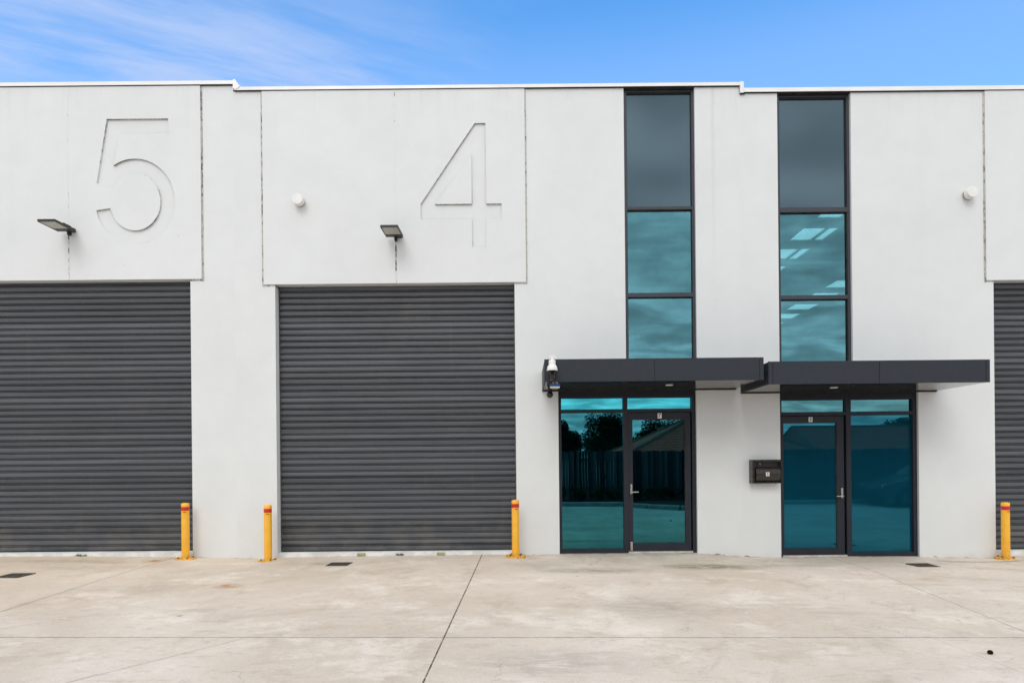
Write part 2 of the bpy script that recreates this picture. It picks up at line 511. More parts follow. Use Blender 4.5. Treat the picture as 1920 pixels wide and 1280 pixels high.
M['sticker'] = simple('white_sticker', (.78, .78, .74), .5, 0, .4, .06, 20)
M['ink'] = simple('black_ink', (.015, .015, .018), .6, 0, .3, .1, 9)
M['timber'] = simple('raw_timber', (.40, .36, .19), .85, 0, .2, .25, 25)
M['leaf'] = mat_leaf('dark_leaves', (.008, .018, .008), (.028, .052, .020))
M['hedge'] = mat_leaf('hedge_leaves', (.018, .040, .014), (.060, .105, .035))
M['weed'] = mat_leaf('weed_leaves', (.06, .17, .03), (.15, .30, .07))
M['dry'] = mat_leaf('dry_leaf', (.20, .075, .02), (.34, .14, .04))
M['bark'] = simple('bark', (.09, .07, .055), .9, 0, .2, .3, 12, .5)
M['tiles'] = mat_tiles()
M['brick'] = simple('brown_brick', (.20, .13, .10), .85, 0, .2, .25, 9)
M['paling'] = mat_paling()
M['soil'] = simple('mulch', (.05, .038, .028), .95, 0, .1, .4, 14, .6)
M['kerb'] = simple('kerb_concrete', (.38, .36, .33), .8, 0, .3, .15, 5, .3)
M['room'] = simple('dim_interior', (.10, .10, .105), .8, 0, .2, .2, 1)
M['ceiling'] = simple('sarking', (.30, .31, .32), .6, 0, .3, .15, 2)
M['car'] = simple('silver_car_paint', (.035, .042, .048), .3, .3, .5, .05, 2)
M['carglass'] = simple('car_glass', (.01, .012, .014), .06, 0, .6, .1, 2)
M['rubber'] = simple('tyre_rubber', (.02, .02, .02), .85, 0, .2, .2, 9)
M['render'] = simple('cream_render', (.50, .47, .40), .8, 0, .2, .1, 2)


def mat_skylight():
    m, t = new_mat('translucent_sheet')
    c = t.coord()
    x, y, z = t.sep(c)
    k = t.ss(t.m('FRACT', t.m('MULTIPLY', x, 9.0)), .0, .25, .82, 1.0)
    a = t.n('ShaderNodeBsdfTranslucent')
    t.put(a.inputs[0], t.mix(1.0, (.95, .97, .97, 1), t.xyz(k, k, k), 'MULTIPLY'))
    b = t.n('ShaderNodeBsdfTransparent')
    mx = t.n('ShaderNodeMixShader')
    mx.inputs[0].default_value = .25
    t.t.links.new(a.outputs[0], mx.inputs[1])
    t.t.links.new(b.outputs[0], mx.inputs[2])
    o = t.n('ShaderNodeOutputMaterial')
    t.t.links.new(mx.outputs[0], o.inputs[0])
    return m


M['skylight'] = mat_skylight()

# ------------------------------------------------------------------ object helpers
OFF = {}


def tag(o, label=None, cat=None, group=None, kind=None):
    if label:
        o['label'] = label
    if cat:
        o['category'] = cat
    if group:
        o['group'] = group
    if kind:
        o['kind'] = kind
    return o


def thing(name, label, cat, loc=(0, 0, 0), group=None):
    o = bpy.data.objects.new(name, None)
    o.empty_display_size = .2
    S.collection.objects.link(o)
    o.location = loc
    OFF[o.name] = Vector(loc)
    return tag(o, label, cat, group)


def dup(root, loc, label=None, rotz=None):
    r = root.copy()
    S.collection.objects.link(r)
    r.location = loc
    if rotz is not None:
        r.rotation_euler = (0, 0, rotz)
    if label:
        r['label'] = label
    for ch in list(root.children):
        c = ch.copy()
        S.collection.objects.link(c)
        c.parent = r
        for g in list(ch.children):
            d = g.copy()
            S.collection.objects.link(d)
            d.parent = c
    return r


class MB:
    def __init__(s):
        s.v, s.f, s.mi, s.sm = [], [], [], []
        s.cur = 0

    def face(s, idx, smooth=False):
        s.f.append(tuple(idx))
        s.mi.append(s.cur)
        s.sm.append(smooth)

    def box(s, x0, x1, y0, y1, z0, z1):
        b = len(s.v)
        s.v += [(x, y, z) for z in (z0, z1) for y in (y0, y1) for x in (x0, x1)]
        for q in ((0, 2, 3, 1), (4, 5, 7, 6), (0, 1, 5, 4), (2, 6, 7, 3), (0, 4, 6, 2), (1, 3, 7, 5)):
            s.face([b + i for i in q])
        return s

    def prism(s, poly, y0, y1):
        """polygon in x,z (anticlockwise seen from the front), extruded from y0 (front) to y1"""
        b = len(s.v)
        n = len(poly)
        s.v += [(x, y0, z) for x, z in poly] + [(x, y1, z) for x, z in poly]
        s.face([b + i for i in range(n)])
        s.face([b + n + i for i in reversed(range(n))])
        for i in range(n):
            j = (i + 1) % n
            s.face((b + i, b + n + i, b + n + j, b + j))
        return s

    def xprism(s, prof, x0, x1, smooth=False):
        """profile in y,z extruded along x"""
        b = len(s.v)
        n = len(prof)
        s.v += [(x0, y, z) for y, z in prof] + [(x1, y, z) for y, z in prof]
        s.face([b + i for i in range(n)])
        s.face([b + n + i for i in reversed(range(n))])
        for i in range(n):
            j = (i + 1) % n
            s.face((b + i, b + n + i, b + n + j, b + j), smooth)
        return s

    def tube(s, p0, p1, r0, r1=None, n=16, caps=True):
        r1 = r0 if r1 is None else r1
        p0, p1 = Vector(p0), Vector(p1)
        d = (p1 - p0).normalized()
        a = d.orthogonal().normalized()
        c = d.cross(a)
        b = len(s.v)
        for p, r in ((p0, r0), (p1, r1)):
            for i in range(n):
                g = 2 * math.pi * i / n
                s.v.append(tuple(p + (a * math.cos(g) + c * math.sin(g)) * r))
        for i in range(n):
            j = (i + 1) % n
            s.face((b + i, b + j, b + n + j, b + n + i), True)
        if caps:
            s.face([b + i for i in reversed(range(n))])
            s.face([b + n + i for i in range(n)])
        return s

    def lathe(s, prof, c=(0, 0, 0), n=28, axis='z'):
        """prof: list of (r, h) from bottom to top"""
        b = len(s.v)
        for r, h in prof:
            for i in range(n):
                g = 2 * math.pi * i / n
                q = (r * math.cos(g), r * math.sin(g), h)
                if axis == 'y':
                    q = (q[0], q[2], -q[1])
                s.v.append((q[0] + c[0], q[1] + c[1], q[2] + c[2]))
        for k in range(len(prof) - 1):
            for i in range(n):
                j = (i + 1) % n
                s.face((b + k * n + i, b + k * n + j, b + (k + 1) * n + j, b + (k + 1) * n + i), True)
        s.face([b + i for i in reversed(range(n))])
        s.face([b + (len(prof) - 1) * n + i for i in range(n)])
        return s

    def build(s, name, mats, parent=None, edge=True):
        off = OFF[parent.name] if parent else Vector((0, 0, 0))
        me = bpy.data.meshes.new(name)
        me.from_pydata([tuple(Vector(p) - off) for p in s.v], [], s.f)
        if not isinstance(mats, (list, tuple)):
            mats = [mats]
        for m in mats:
            me.materials.append(m)
        for p, i, q in zip(me.polygons, s.mi, s.sm):
            p.material_index = i
            p.use_smooth = q
        if edge and any(s.sm):
            me.set_sharp_from_angle(angle=R(40))
        me.update()
        o = bpy.data.objects.new(name, me)
        S.collection.objects.link(o)
        if parent:
            o.parent = parent
        OFF[o.name] = off
        return o


def text_mesh(name, body, size, at, mat, parent, rotx=R(90), bold=.012):
    cu = bpy.data.curves.new(name, 'FONT')
    cu.body = body
    cu.size = size
    cu.align_x = 'CENTER'
    cu.align_y = 'CENTER'
    cu.offset = size * bold
    cu.extrude = .0008
    tmp = bpy.data.objects.new(name + '_tmp', cu)
    S.collection.objects.link(tmp)
    dg = bpy.context.evaluated_depsgraph_get()
    me = bpy.data.meshes.new_from_object(tmp.evaluated_get(dg))
    bpy.data.objects.remove(tmp)
    off = OFF[parent.name] if parent else Vector((0, 0, 0))
    me.transform(Matrix.Translation(Vector(at) - off) @ Matrix.Rotation(rotx, 4, 'X'))
    me.materials.clear()
    me.materials.append(mat)
    o = bpy.data.objects.new(name, me)
    S.collection.objects.link(o)
    if parent:
        o.parent = parent
    OFF[o.name] = off
    return o


def filled(loops, y0, y1):
    """flat plate with holes: closed x,z loops filled even-odd, thickness y0..y1"""
    cu = bpy.data.curves.new('plate', 'CURVE')
    cu.dimensions = '2D'
    cu.fill_mode = 'BOTH'
    cu.extrude = (y1 - y0) / 2
    for lp in loops:
        sp = cu.splines.new('POLY')
        sp.points.add(len(lp) - 1)
        for p, (x, z) in zip(sp.points, lp):
            p.co = (x, z, 0, 1)
        sp.use_cyclic_u = True
    tmp = bpy.data.objects.new('plate_tmp', cu)
    S.collection.objects.link(tmp)
    dg = bpy.context.evaluated_depsgraph_get()
    me = bpy.data.meshes.new_from_object(tmp.evaluated_get(dg))
    bpy.data.objects.remove(tmp)
    me.transform(Matrix.Translation((0, (y0 + y1) / 2, 0)) @ Matrix.Rotation(R(90), 4, 'X'))
    return me


# ------------------------------------------------------------------ ground
HW = [(-9, .058), (-7, .050), (-5.2, .018), (-4.47, -.008), (-3.85, -.022), (-3.7, .004), (-2, .012), (-.1, .012), (.03, -.002), (.56, .006),
      (2.7, .002), (3.2, -.045), (4.0, -.083), (5.0, -.078), (6.2, -.088), (7.3, -.122), (7.45, -.085), (9, -.06)]


def hwall(x):
    if x <= HW[0][0]:
        return HW[0][1]
    for (a, p), (b, q) in zip(HW, HW[1:]):
        if x <= b:
            f = (x - a) / (b - a)
            return p + (q - p) * f
    return HW[-1][1]


def gz(x, y):
    p = max(-.12, min(.08, -.0065 * x))
    f = min(1, max(0, 1 + y / 1.7))
    f = f * f * (3 - 2 * f)
    return p + (hwall(x) - p) * f


xs = [-400, -150, -60, -30, -18, -12, -10] + [-9 + .15 * i for i in range(121)] + [10, 12, 18, 30, 60, 150, 400]
ys = [-400, -150, -60, -30, -18, -12, -9] + [-7.5 + .25 * i for i in range(22)] + [-2.0 + .1 * i for i in range(23)] + [.6, 2, 8, 20, 60, 150, 400]
mb = MB()
for y in ys:
    for x in xs:
        mb.v.append((x, y, gz(x, y) if y < 1 else min(gz(x, 0), 0) - .05))
nx = len(xs)
for j in range(len(ys) - 1):
    for i in range(nx - 1):
        a = j * nx + i
        mb.face((a, a + 1, a + nx + 1, a + nx), True)
ground = tag(mb.build('ground', M['ground'], None, False), 'pale stained concrete forecourt with saw-cut joints', 'ground', None, 'structure')

# ------------------------------------------------------------------ warehouse units
unit5 = thing('warehouse_unit', 'white concrete warehouse bay with large recessed 5 above its roller door', 'warehouse', (-7.2, .1, 0), 'warehouse units in a terrace')
unit4 = thing('warehouse_unit', 'white concrete warehouse bay with large recessed 4 above its roller door', 'warehouse', (-.5, .1, 0), 'warehouse units in a terrace')
unit3 = thing('warehouse_unit', 'white warehouse bay with lower roofline, skylights behind its glass and blue-filmed door 5', 'warehouse', (7.0, .1, 0), 'warehouse units in a terrace')

FY = -.018            # face of the hung panels above the doors
# --- numerals
four = [(-.700, 6.737), (-.530, 6.737), (-.530, 5.480), (-.288, 5.480), (-.288, 5.250), (-.530, 5.250), (-.530, 4.810),
        (-.755, 4.810), (-.755, 5.250), (-1.555, 5.250), (-1.555, 5.487)]
four_in = [(-.755, 6.250), (-.755, 5.480), (-1.328, 5.480)]


def arc(cx, cz, rx, rz, a0, a1, n):
    return [(cx + rx * math.cos(R(a0 + (a1 - a0) * i / n)), cz + rz * math.sin(R(a0 + (a1 - a0) * i / n))) for i in range(n + 1)]


c5 = (-6.008, 5.568)
five = [(c5[0] + a, c5[1] + b) for a, b in ((-.43, 1.288), (.53, 1.288), (.53, 1.062), (-.235, 1.062))]
five += arc(c5[0], c5[1], .62, .667, 122.5, -168.5, 64)
five += arc(c5[0], c5[1], .395, .452, -167, 152, 60)
five += [(c5[0] - .60, c5[1] + .285)]


def hung_panel(unit, x0, x1, z0, z1, loops, outline):
    outer = [(x0, z0), (x1, z0), (x1, z1), (x0, z1)]
    if loops:
        me = filled([outer] + loops, FY, 0.03)
        off = OFF[unit.name]
        me.materials.clear()
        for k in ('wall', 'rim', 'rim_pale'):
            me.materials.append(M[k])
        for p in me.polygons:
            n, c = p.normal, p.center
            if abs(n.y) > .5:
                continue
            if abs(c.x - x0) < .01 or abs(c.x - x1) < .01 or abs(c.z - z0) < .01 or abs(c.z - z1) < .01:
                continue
            p.material_index = 1 if n.z < -.4 else 2  # downward faces get the darker tone for shade and grime
        # a solid backing behind the recess
        bm = bmesh.new()
        bm.from_mesh(me)
        r = bmesh.ops.create_cube(bm, size=1, matrix=Matrix.Translation(((x0 + x1) / 2, .130, (z0 + z1) / 2)) @ Matrix.Diagonal((x1 - x0 - .004, .23, z1 - z0 - .004, 1)))
        bm.to_mesh(me)
        bm.free()
        me.transform(Matrix.Translation(-off))
        o = bpy.data.objects.new('fascia_panel', me)
        S.collection.objects.link(o)
        o.parent = unit
        OFF[o.name] = off
        fl = filled(outline, .010, .022)
        fl.transform(Matrix.Translation(-off))
        fl.materials.clear()
        fl.materials.append(M['wall'])
        q = bpy.data.objects.new('recessed_numeral', fl)
        S.collection.objects.link(q)
        q.parent = o
        OFF[q.name] = off
        cu = bpy.data.curves.new('edge', 'CURVE')
        cu.dimensions = '3D'
        cu.bevel_depth = .0042
        cu.bevel_resolution = 1
        for lp in loops:
            sp = cu.splines.new('POLY')
            sp.points.add(len(lp) - 1)
            for p_, (ex, ez) in zip(sp.points, lp):
                p_.co = (ex - off.x, FY + .0032 - off.y, ez - off.z, 1)
            sp.use_cyclic_u = True
        tmp = bpy.data.objects.new('edge_tmp', cu)
        S.collection.objects.link(tmp)
        em = bpy.data.meshes.new_from_object(tmp.evaluated_get(bpy.context.evaluated_depsgraph_get()))
        bpy.data.objects.remove(tmp)
        em.materials.clear()
        em.materials.append(M['edge'])
        e_ = bpy.data.objects.new('worn_edge', em)
        S.collection.objects.link(e_)
        e_.parent = o
        OFF[e_.name] = off
        return o, q
    return MB().box(x0, x1, FY, .23, z0, z1).build('fascia_panel', M['wall'], unit), None


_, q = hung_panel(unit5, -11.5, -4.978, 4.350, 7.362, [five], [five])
q['label'] = 'large recessed number 5'
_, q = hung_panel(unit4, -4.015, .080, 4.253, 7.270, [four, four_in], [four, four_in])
q['label'] = 'large recessed number 4'
hung_panel(unit3, 7.262, 11.5, 4.212, 7.165, None, None)

# --- wall panels
MB().prism([(-5.165, -.4), (-4.47, -.4), (-4.47, 7.362), (-4.952, 7.362), (-4.952, 4.322), (-5.165, 4.322)], 0, .20).build('wall_panel', M['wall'], unit5)
MB().prism([(-4.47, -.4), (-3.842, -.4), (-3.842, 4.226), (-4.040, 4.226), (-4.040, 7.270), (-4.47, 7.270)], 0, .20).build('wall_panel', M['wall'], unit4)
MB().prism([(-.102, -.4), (.565, -.4), (.565, 2.62), (1.630, 2.62), (1.630, 7.270), (.103, 7.270), (.103, 4.226), (-.102, 4.226)], 0, .20).build('wall_panel', M['wall'], unit4)
MB().prism([(2.722, -.4), (3.432, -.4), (3.432, 7.270), (2.738, 7.270), (2.738, 2.62), (2.722, 2.62)], 0, .20).build('wall_panel', M['wall'], unit4)
MB().prism([(3.4322, -.4), (4.028, -.4), (4.028, 7.165), (3.4322, 7.165)], 0, .20).build('wall_panel', M['wall'], unit3)
MB().prism([(6.190, -.4), (7.382, -.4), (7.382, 4.188), (7.236, 4.188), (7.236, 7.165), (5.176, 7.165), (5.176, 2.56), (6.190, 2.56)], 0, .20).build('wall_panel', M['wall'], unit3)

# --- joints: dark gaps behind the panel edges, stained sealant over the half-panel joints
for un, x0, x1, z0, z1 in ((unit5, -4.978, -4.952, 4.322, 7.362), (unit4, -4.040, -4.015, 4.226, 7.270), (unit4, .080, .103, 4.226, 7.270), (unit3, 7.236, 7.262, 4.188, 7.165)):
    MB().box(x0, x1, -.006, .10, z0, z1).build('panel_joint', M['joint'], un)
for un, x0, x1, z0, z1 in ((unit5, -5.165, -4.978, 4.322, 4.350), (unit4, -4.015, -3.842, 4.226, 4.253), (unit4, -.102, .080, 4.226, 4.253), (unit3, 7.262, 7.382, 4.188, 4.212)):
    MB().box(x0, x1, -.004, .10, z0, z1).build('panel_joint', M['joint'], un)
MB().box(-7.052, -7.042, FY - .002, FY + .01, 5.15, 7.362).build('sealant_joint', M['seal'], unit5)
MB().box(-7.056, -7.038, FY - .002, FY + .01, 4.352, 5.15).build('sealant_joint', M['drip'], unit5)
MB().box(-1.952, -1.940, FY - .002, FY + .01, 5.02, 7.270).build('sealant_joint', M['seal'], unit4)
MB().box(-1.956, -1.934, FY - .002, FY + .01, 4.256, 5.02).build('sealant_joint', M['drip'], unit4)

# --- parapet flashings, with turned-down ends at the steps


def capping(un, x0, x1, z0, z1, end=None):
    m = MB().box(x0, x1, -.030, .26, z0 + .008, z1)
    m.box(x0, x1, -.036, -.031, z0, z1 - .002)
    o = m.build('parapet_flashing', M['cap'], un)
    g = MB().box(x0, x1, -.022, .15, z0 - .008, z0 + .006).build('shadow_strip', M['gap'], un)  # solid dark strip painting in the flashing's shadow line, with grime
    return o


capping(unit5, -11.5, -4.445, 7.372, 7.430)
capping(unit4, -4.440, 3.440, 7.276, 7.328)
capping(unit3, 3.500, 11.5, 7.172, 7.236)
m = MB().prism([(-4.455, 7.300), (-4.40, 7.290), (-4.345, 7.332), (-4.395, 7.395), (-4.42, 7.440), (-4.45, 7.437)], -.046, .26)
m.build('flashing_end', M['cap'], unit5)
m = MB().box(3.441, 3.497, -.040, .27, 7.160, 7.332)
m.build('flashing_end', M['cap'], unit4)
MB().box(3.441, 3.52, -.030, .1, 7.148, 7.158).build('shadow_strip', M['gap'], unit3)  # dark strip for the shadow below the turned-down end

# --- roller shutters
PITCH = .0979


def shutter(un, x0, x1, z0, z1, lip_x0, lip_x1, lip_z):
    y = .15
    prof = []
    n = int((z1 - z0) / PITCH) + 1
    z = z0
    for k in range(n):
        p = PITCH
        # flat web, rolled edge, groove, bead, groove
        pts = [(y - .004, z + .003), (y - .0085, z + .010), (y - .0085, z + .050), (y - .006, z + .063), (y + .004, z + .066), (y + .018, z + .069),
               (y + .018, z + .0735), (y + .001, z + .0755), (y - .004, z + .081), (y + .001, z + .0865), (y + .018, z + .0885), (y + .018, z + .0975)]
        prof += pts
        z += p
    prof = [(a, min(b, z1 + .12)) for a, b in prof]
    full = prof + [(y + .03, z1 + .12), (y + .03, z0)]
    m = MB()
    b = len(m.v)
    for xx in (x0, x1):
        m.v += [(xx, a, q) for a, q in full]
    nn = len(full)
    for i in range(nn - 1):
        m.face((b + i, b + nn + i, b + nn + i + 1, b + i + 1))
    sh = m.build('roller_shutter', M['shutter'], un)
    MB().box(x0 + .002, x1 - .002, y - .014, y + .02, z0 - .022, z0 - .001).build('bottom_rail', M['frame'], sh)
    for xa, xb in ((x0 + .002, x0 + .014), (x1 - .014, x1 - .002)):
        MB().box(xa, xb, y - .016, y + .04, z0 - .02, z1 + .1).build('side_guide', M['shutter'], sh)
    # jambs and head behind the face panels
    MB().box(lip_x0, lip_x1, -.012, .30, -.4, lip_z).build('door_sill', M['lip'], un)
    return sh


shutter(unit5, -11.3, -5.166, .110, 4.40, -11.4, -5.167, .098)
shutter(unit4, -3.841, -.103, .075, 4.30, -3.840, -.104, .062)
shutter(unit3, 7.383, 11.3, .008, 4.26, 7.384, 11.4, -.008)
# head lintels behind the hung panels (close the gap above the curtains)
for un, x0, x1, z in ((unit5, -11.4, -5.0, 4.42), (unit4, -3.84, -.10, 4.33), (unit3, 7.39, 11.4, 4.29)):
    MB().box(x0, x1, .20, .45, z, z + .5).build('door_lintel', M['wall'], un)

# --- window strips above the awnings
FF = .045             # frame face


def win(un, x0, x1, zb, zt, m1, m2):
    """m1, m2: (z_low, z_high) of the two cross bars"""
    a, b = .046, .038
    g = MB()
    g.box(x0, x0 + a, FF, .14, zb, zt)
    g.box(x1 - b, x1, FF, .14, zb, zt)
    for q0, q1 in (m1, m2, (zt - .024, zt)):
        g.box(x0 + a, x1 - b, FF + .003, .138, q0, q1)
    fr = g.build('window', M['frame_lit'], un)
    beads = MB()
    for q0, q1 in ((zb, m2[0]), (m2[1], m1[0]), (m1[1], zt - .024)):
        xx0, xx1 = x0 + a, x1 - b
        beads.box(xx0, xx0 + .007, FF + .022, .12, q0, q1)
        beads.box(xx1 - .005, xx1, FF + .022, .12, q0, q1)
        beads.box(xx0 + .007, xx1 - .005, FF + .022, .12, q1 - .012, q1)
    beads.build('gasket', M['gap'], fr)
    MB().box(x0 + a, x1 - b, .094, .104, m1[1], zt - .024).build('spandrel_panel', M['spandrel'], fr)
    MB().box(x0 + a, x1 - b, .094, .100, m2[1], m1[0]).build('pane', M['glass'], fr)
    MB().box(x0 + a, x1 - b, .094, .100, zb, m2[0]).build('pane', M['glass'], fr)
    return fr


win(unit4, 1.632, 2.735, 2.622, 7.255, (5.388, 5.434), (4.018, 4.082))
win(unit3, 4.032, 5.172, 2.562, 7.150, (5.326, 5.398), (3.960, 4.022))
MB().box(.565, 2.715, .10, .20, 2.604, 2.62).build('head_flashing', M['gap'], unit4)

# --- shop-front entrances
YL = .060             # door leaf face


def handle(door, x, z, d):
    g = MB().box(x - .014, x + .014, YL - .010, YL, z - .03, z + .125)
    g.tube((x, YL - .008, z), (x, YL - .055, z), .009, n=10)
    g.tube((x - .008 * d, YL - .052, z), (x + .105 * d, YL - .052, z), .0085, n=10)
    return g.build('handle', M['steel'], door)


def leaf(un, x0, x1, z0, z1, gx0, gx1, g0, g1, film):
    g = MB()
    g.box(x0, gx0, YL, YL + .045, z0, z1)
    g.box(gx1, x1, YL, YL + .045, z0, z1)
    g.box(gx0, gx1, YL + .001, YL + .044, z0, g0)
    g.box(gx0, gx1, YL + .001, YL + .044, g1, z1)
    d = g.build('glass_door', M['frame'], un)
    MB().box(gx0, gx1, YL + .022, YL + .028, g0, g1).build('pane', film, d)
    b = MB()
    b.box(gx1 - .010, gx1, YL + .008, YL + .02, g0, g1)
    b.box(gx0, gx1 - .010, YL + .008, YL + .02, g1 - .009, g1)
    b.build('gasket', M['gap'], d)
    return d


# entrance of the bay numbered 7 (door to the right)
g = MB()
g.box(.567, .612, FF, .15, -.03, 2.604)
g.box(1.586, 1.652, FF, .15, -.02, 2.604)
g.box(2.662, 2.718, FF, .15, -.03, 2.604)
for x0, x1 in ((.612, 1.586), (1.652, 2.662)):
    g.box(x0, x1, FF + .003, .148, 2.448, 2.603)
    g.box(x0, x1, FF + .003, .148, 2.212, 2.264)
g.box(.612, 1.586, FF + .003, .148, -.03, .070)
e7 = g.build('entrance_frame', M['frame'], unit4)
MB().box(.612, 1.586, .098, .104, 2.264, 2.448).build('pane', M['glass_head'], e7)
MB().box(1.652, 2.662, .098, .104, 2.264, 2.448).build('pane', M['glass_head'], e7)
MB().box(.612, 1.586, .098, .104, .070, 2.212).build('pane', M['glass_door'], e7)
d7 = leaf(unit4, 1.656, 2.640, .034, 2.204, 1.730, 2.558, .155, 2.102, M['glass_door'])
MB().box(1.652, 2.662, .04, .16, -.05, .028).build('threshold', M['sill'], unit4)
handle(d7, 1.703, .962, 1)
kb = MB()
kb.box(1.680, 1.716, YL - .012, YL, .045, .18)
kb.tube((1.698, YL - .02, .06), (1.698, YL - .02, .17), .012, n=10)
kb.build('kick_bolt', M['steel'], d7)
MB().box(2.128, 2.190, YL - .003, YL - .0005, 2.112, 2.196).build('number_plate', M['sticker'], d7)
text_mesh('number', '7', .085, (2.159, YL - .0045, 2.156), M['ink'], d7)

# entrance numbered 5 (door to the left)
g = MB()
g.box(4.030, 4.070, FF, .15, -.12, 2.56)
g.box(5.082, 5.158, FF, .15, -.12, 2.56)
g.box(6.130, 6.188, FF, .15, -.12, 2.56)
for x0, x1 in ((4.070, 5.082), (5.158, 6.130)):
    g.box(x0, x1, FF + .003, .148, 2.378, 2.558)
    g.box(x0, x1, FF + .003, .148, 2.134, 2.190)
g.box(5.158, 6.130, FF + .003, .148, -.12, -.018)
e5 = g.build('entrance_frame', M['frame'], unit3)
MB().box(4.070, 5.082, .098, .104, 2.190, 2.378).build('pane', M['glass_head_dull'], e5)
MB().box(5.158, 6.130, .098, .104, 2.190, 2.378).build('pane', M['glass_head_dull'], e5)
MB().box(5.158, 6.130, .098, .104, -.018, 2.134).build('pane', M['film'], e5)
d5 = leaf(unit3, 4.074, 5.050, -.048, 2.122, 4.102, 4.940, .056, 2.024, M['film'])
MB().box(4.070, 5.082, .04, .16, -.14, -.056).build('threshold', M['sill'], unit3)
handle(d5, 5.012, .868, -1)
MB().box(4.500, 4.560, YL - .003, YL - .0005, 2.034, 2.112).build('number_plate', M['sticker'], d5)
text_mesh('number', '5', .082, (4.530, YL - .0045, 2.074), M['ink'], d5)

# --- awnings
YA = -1.15


def awning(un, x0, x1, z0, z1, seams, lx):
    # hollow tray: side cheeks, roof sheet, soffit, clad front
    g = MB()
    g.box(x0 + .004, x1 - .004, YA + .03, -.002, z1 - .03, z1 - .006)
    g.box(x0 + .003, x0 + .02, YA + .03, -.002, z0 + .012, z1 - .03)
    g.box(x1 - .02, x1 - .003, YA + .03, -.002, z0 + .012, z1 - .03)
    g.box(x0 + .02, x1 - .02, YA + .008, YA + .03, z0 + .004, z1 - .008)
    aw = g.build('awning', M['fascia'], un)
    xs_ = [x0] + seams + [x1]
    for a, b in zip(xs_, xs_[1:]):
        MB().box(a + (.0045 if a != x0 else 0), b - (.0045 if b != x1 else 0), YA, YA + .02, z0, z1).build('fascia_cladding', M['fascia'], aw)
    MB().box(x0 + .02, x1 - .02, YA + .03, -.002, z0 + .002, z0 + .014).build('soffit', M['soffit'], aw)
    MB().box(x0, x1, -.025, -.002, z0 - .012, z0 + .001).build('wall_angle', M['gap'], aw)
    lt = MB()
    lt.lathe([(.050, -.006), (.056, -.003), (.056, .002)], (lx, -.62, z0 + .001), 24)
    dl = lt.build('downlight', M['white'], aw)
    return aw


awning(unit4, .312, 3.345, 2.555, 2.868, [1.833, 3.287], 2.16)
awning(unit3, 3.412, 6.474, 2.493, 2.808, [3.470, 4.945, 6.420], 4.57)

# --- shells of the units behind the facade: roofs, party walls, rear wall, floors
MB().box(-11.6, -4.48, .25, 18, 6.86, 6.92).build('roof', M['ceiling'], unit5)
MB().box(-4.44, 3.42, .25, 18, 6.76, 6.82).build('roof', M['ceiling'], unit4)
SK = [(6.35, 6.85), (6.93, 7.14), (9.2, 10.0)]
xcuts = [3.45] + [q for s_ in SK for q in s_] + [11.6]
roof = MB()
lights = []
ZR = 6.60
bays = [(1.5 + 1.42 * k, 1.5 + 1.42 * k + .80) for k in range(11)]
for i, (a, b) in enumerate(zip(xcuts, xcuts[1:])):
    if i % 2 == 0:
        roof.box(a, b, .25, 18, ZR, ZR + .05)
    else:
        yy = .25
        for p, q_ in bays:
            roof.box(a, b, yy, p, ZR, ZR + .05)
            lights.append((a, b, p, q_))
            yy = q_
        roof.box(a, b, yy, 18, ZR, ZR + .05)
rf = roof.build('roof', M['ceiling'], unit3)
for a, b, p, q_ in lights:
    MB().box(a, b, p, q_, ZR + .02, ZR + .024).build('skylight', M['skylight'], rf)
for un, x in ((unit5, -11.58), (unit5, -4.58), (unit4, 3.32), (unit3, 11.5)):
    MB().box(x, x + .1, .22, 18, -.3, 6.60 if un == unit3 else (6.76 if un == unit4 else 6.86)).build('party_wall', M['room'], un)
for un, x0, x1 in ((unit5, -11.5, -4.6), (unit4, -4.46, 3.30), (unit3, 3.44, 11.48)):
    MB().box(x0, x1, 17.8, 18, -.3, 6.60 if un == unit3 else (6.76 if un == unit4 else 6.86)).build('rear_wall', M['room'], un)
    MB().box(x0, x1, .32, 17.7, -.12 if un == unit3 else 0, .02 if un != unit3 else -.04).build('floor_slab', M['room'], un)

# ------------------------------------------------------------------ bollards
b0 = (-5.184, -.18)


def make_bollard():
    x, y = b0
    z = gz(x, y)
    t = thing('bollard', 'yellow bollard with red band at the right edge of the roller door under the 5', 'bollard', (x, y, z), 'yellow bollards beside the roller doors')
    MB().lathe([(.057, .008), (.057, .808), (.0585, .809), (.0585, .838), (.050, .849), (.028, .855)], (x, y, z), 32).build('post', M['yellow'], t)
    MB().lathe([(.0582, .738), (.0582, .796)], (x, y, z), 32).build('reflective_band', M['red'], t)
    MB().box(x - .008, x + .036, y - .0592, y - .04, z + .712, z + .720).build('slot', M['gap'], t)
    bp = MB().lathe([(.150, -.02), (.150, .006), (.146, .011), (.075, .012), (.066, .020), (.058, .022)], (x, y, z), 36).build('base_plate', M['yellow_dirty'], t)
    for k in range(4):
        a = R(40 + 90 * k)
        bb = MB().lathe([(.014, .010), (.014, .022), (.007, .023), (.007, .034)], (x + .105 * math.cos(a), y + .105 * math.sin(a), z), 6)
        bb.build('anchor_bolt', M['bolt'], bp)
    return t


bol = make_bollard()
for x, y, lb in ((-3.893, -.245, 'yellow bollard standing in front of the white pillar between the two roller doors'),
                 (-.119, -.27, 'yellow bollard at the right edge of the roller door under the 4'),
                 (7.410, -.165, 'yellow bollard in front of the partly seen roller door on the far right')):
    o = dup(bol, (x, y, gz(x, y)), lb, R(random.uniform(-30, 30)) if x > 5 else 0)
    if x == -.119:
        o.location.z += .012

# ------------------------------------------------------------------ floodlights on the hung panels


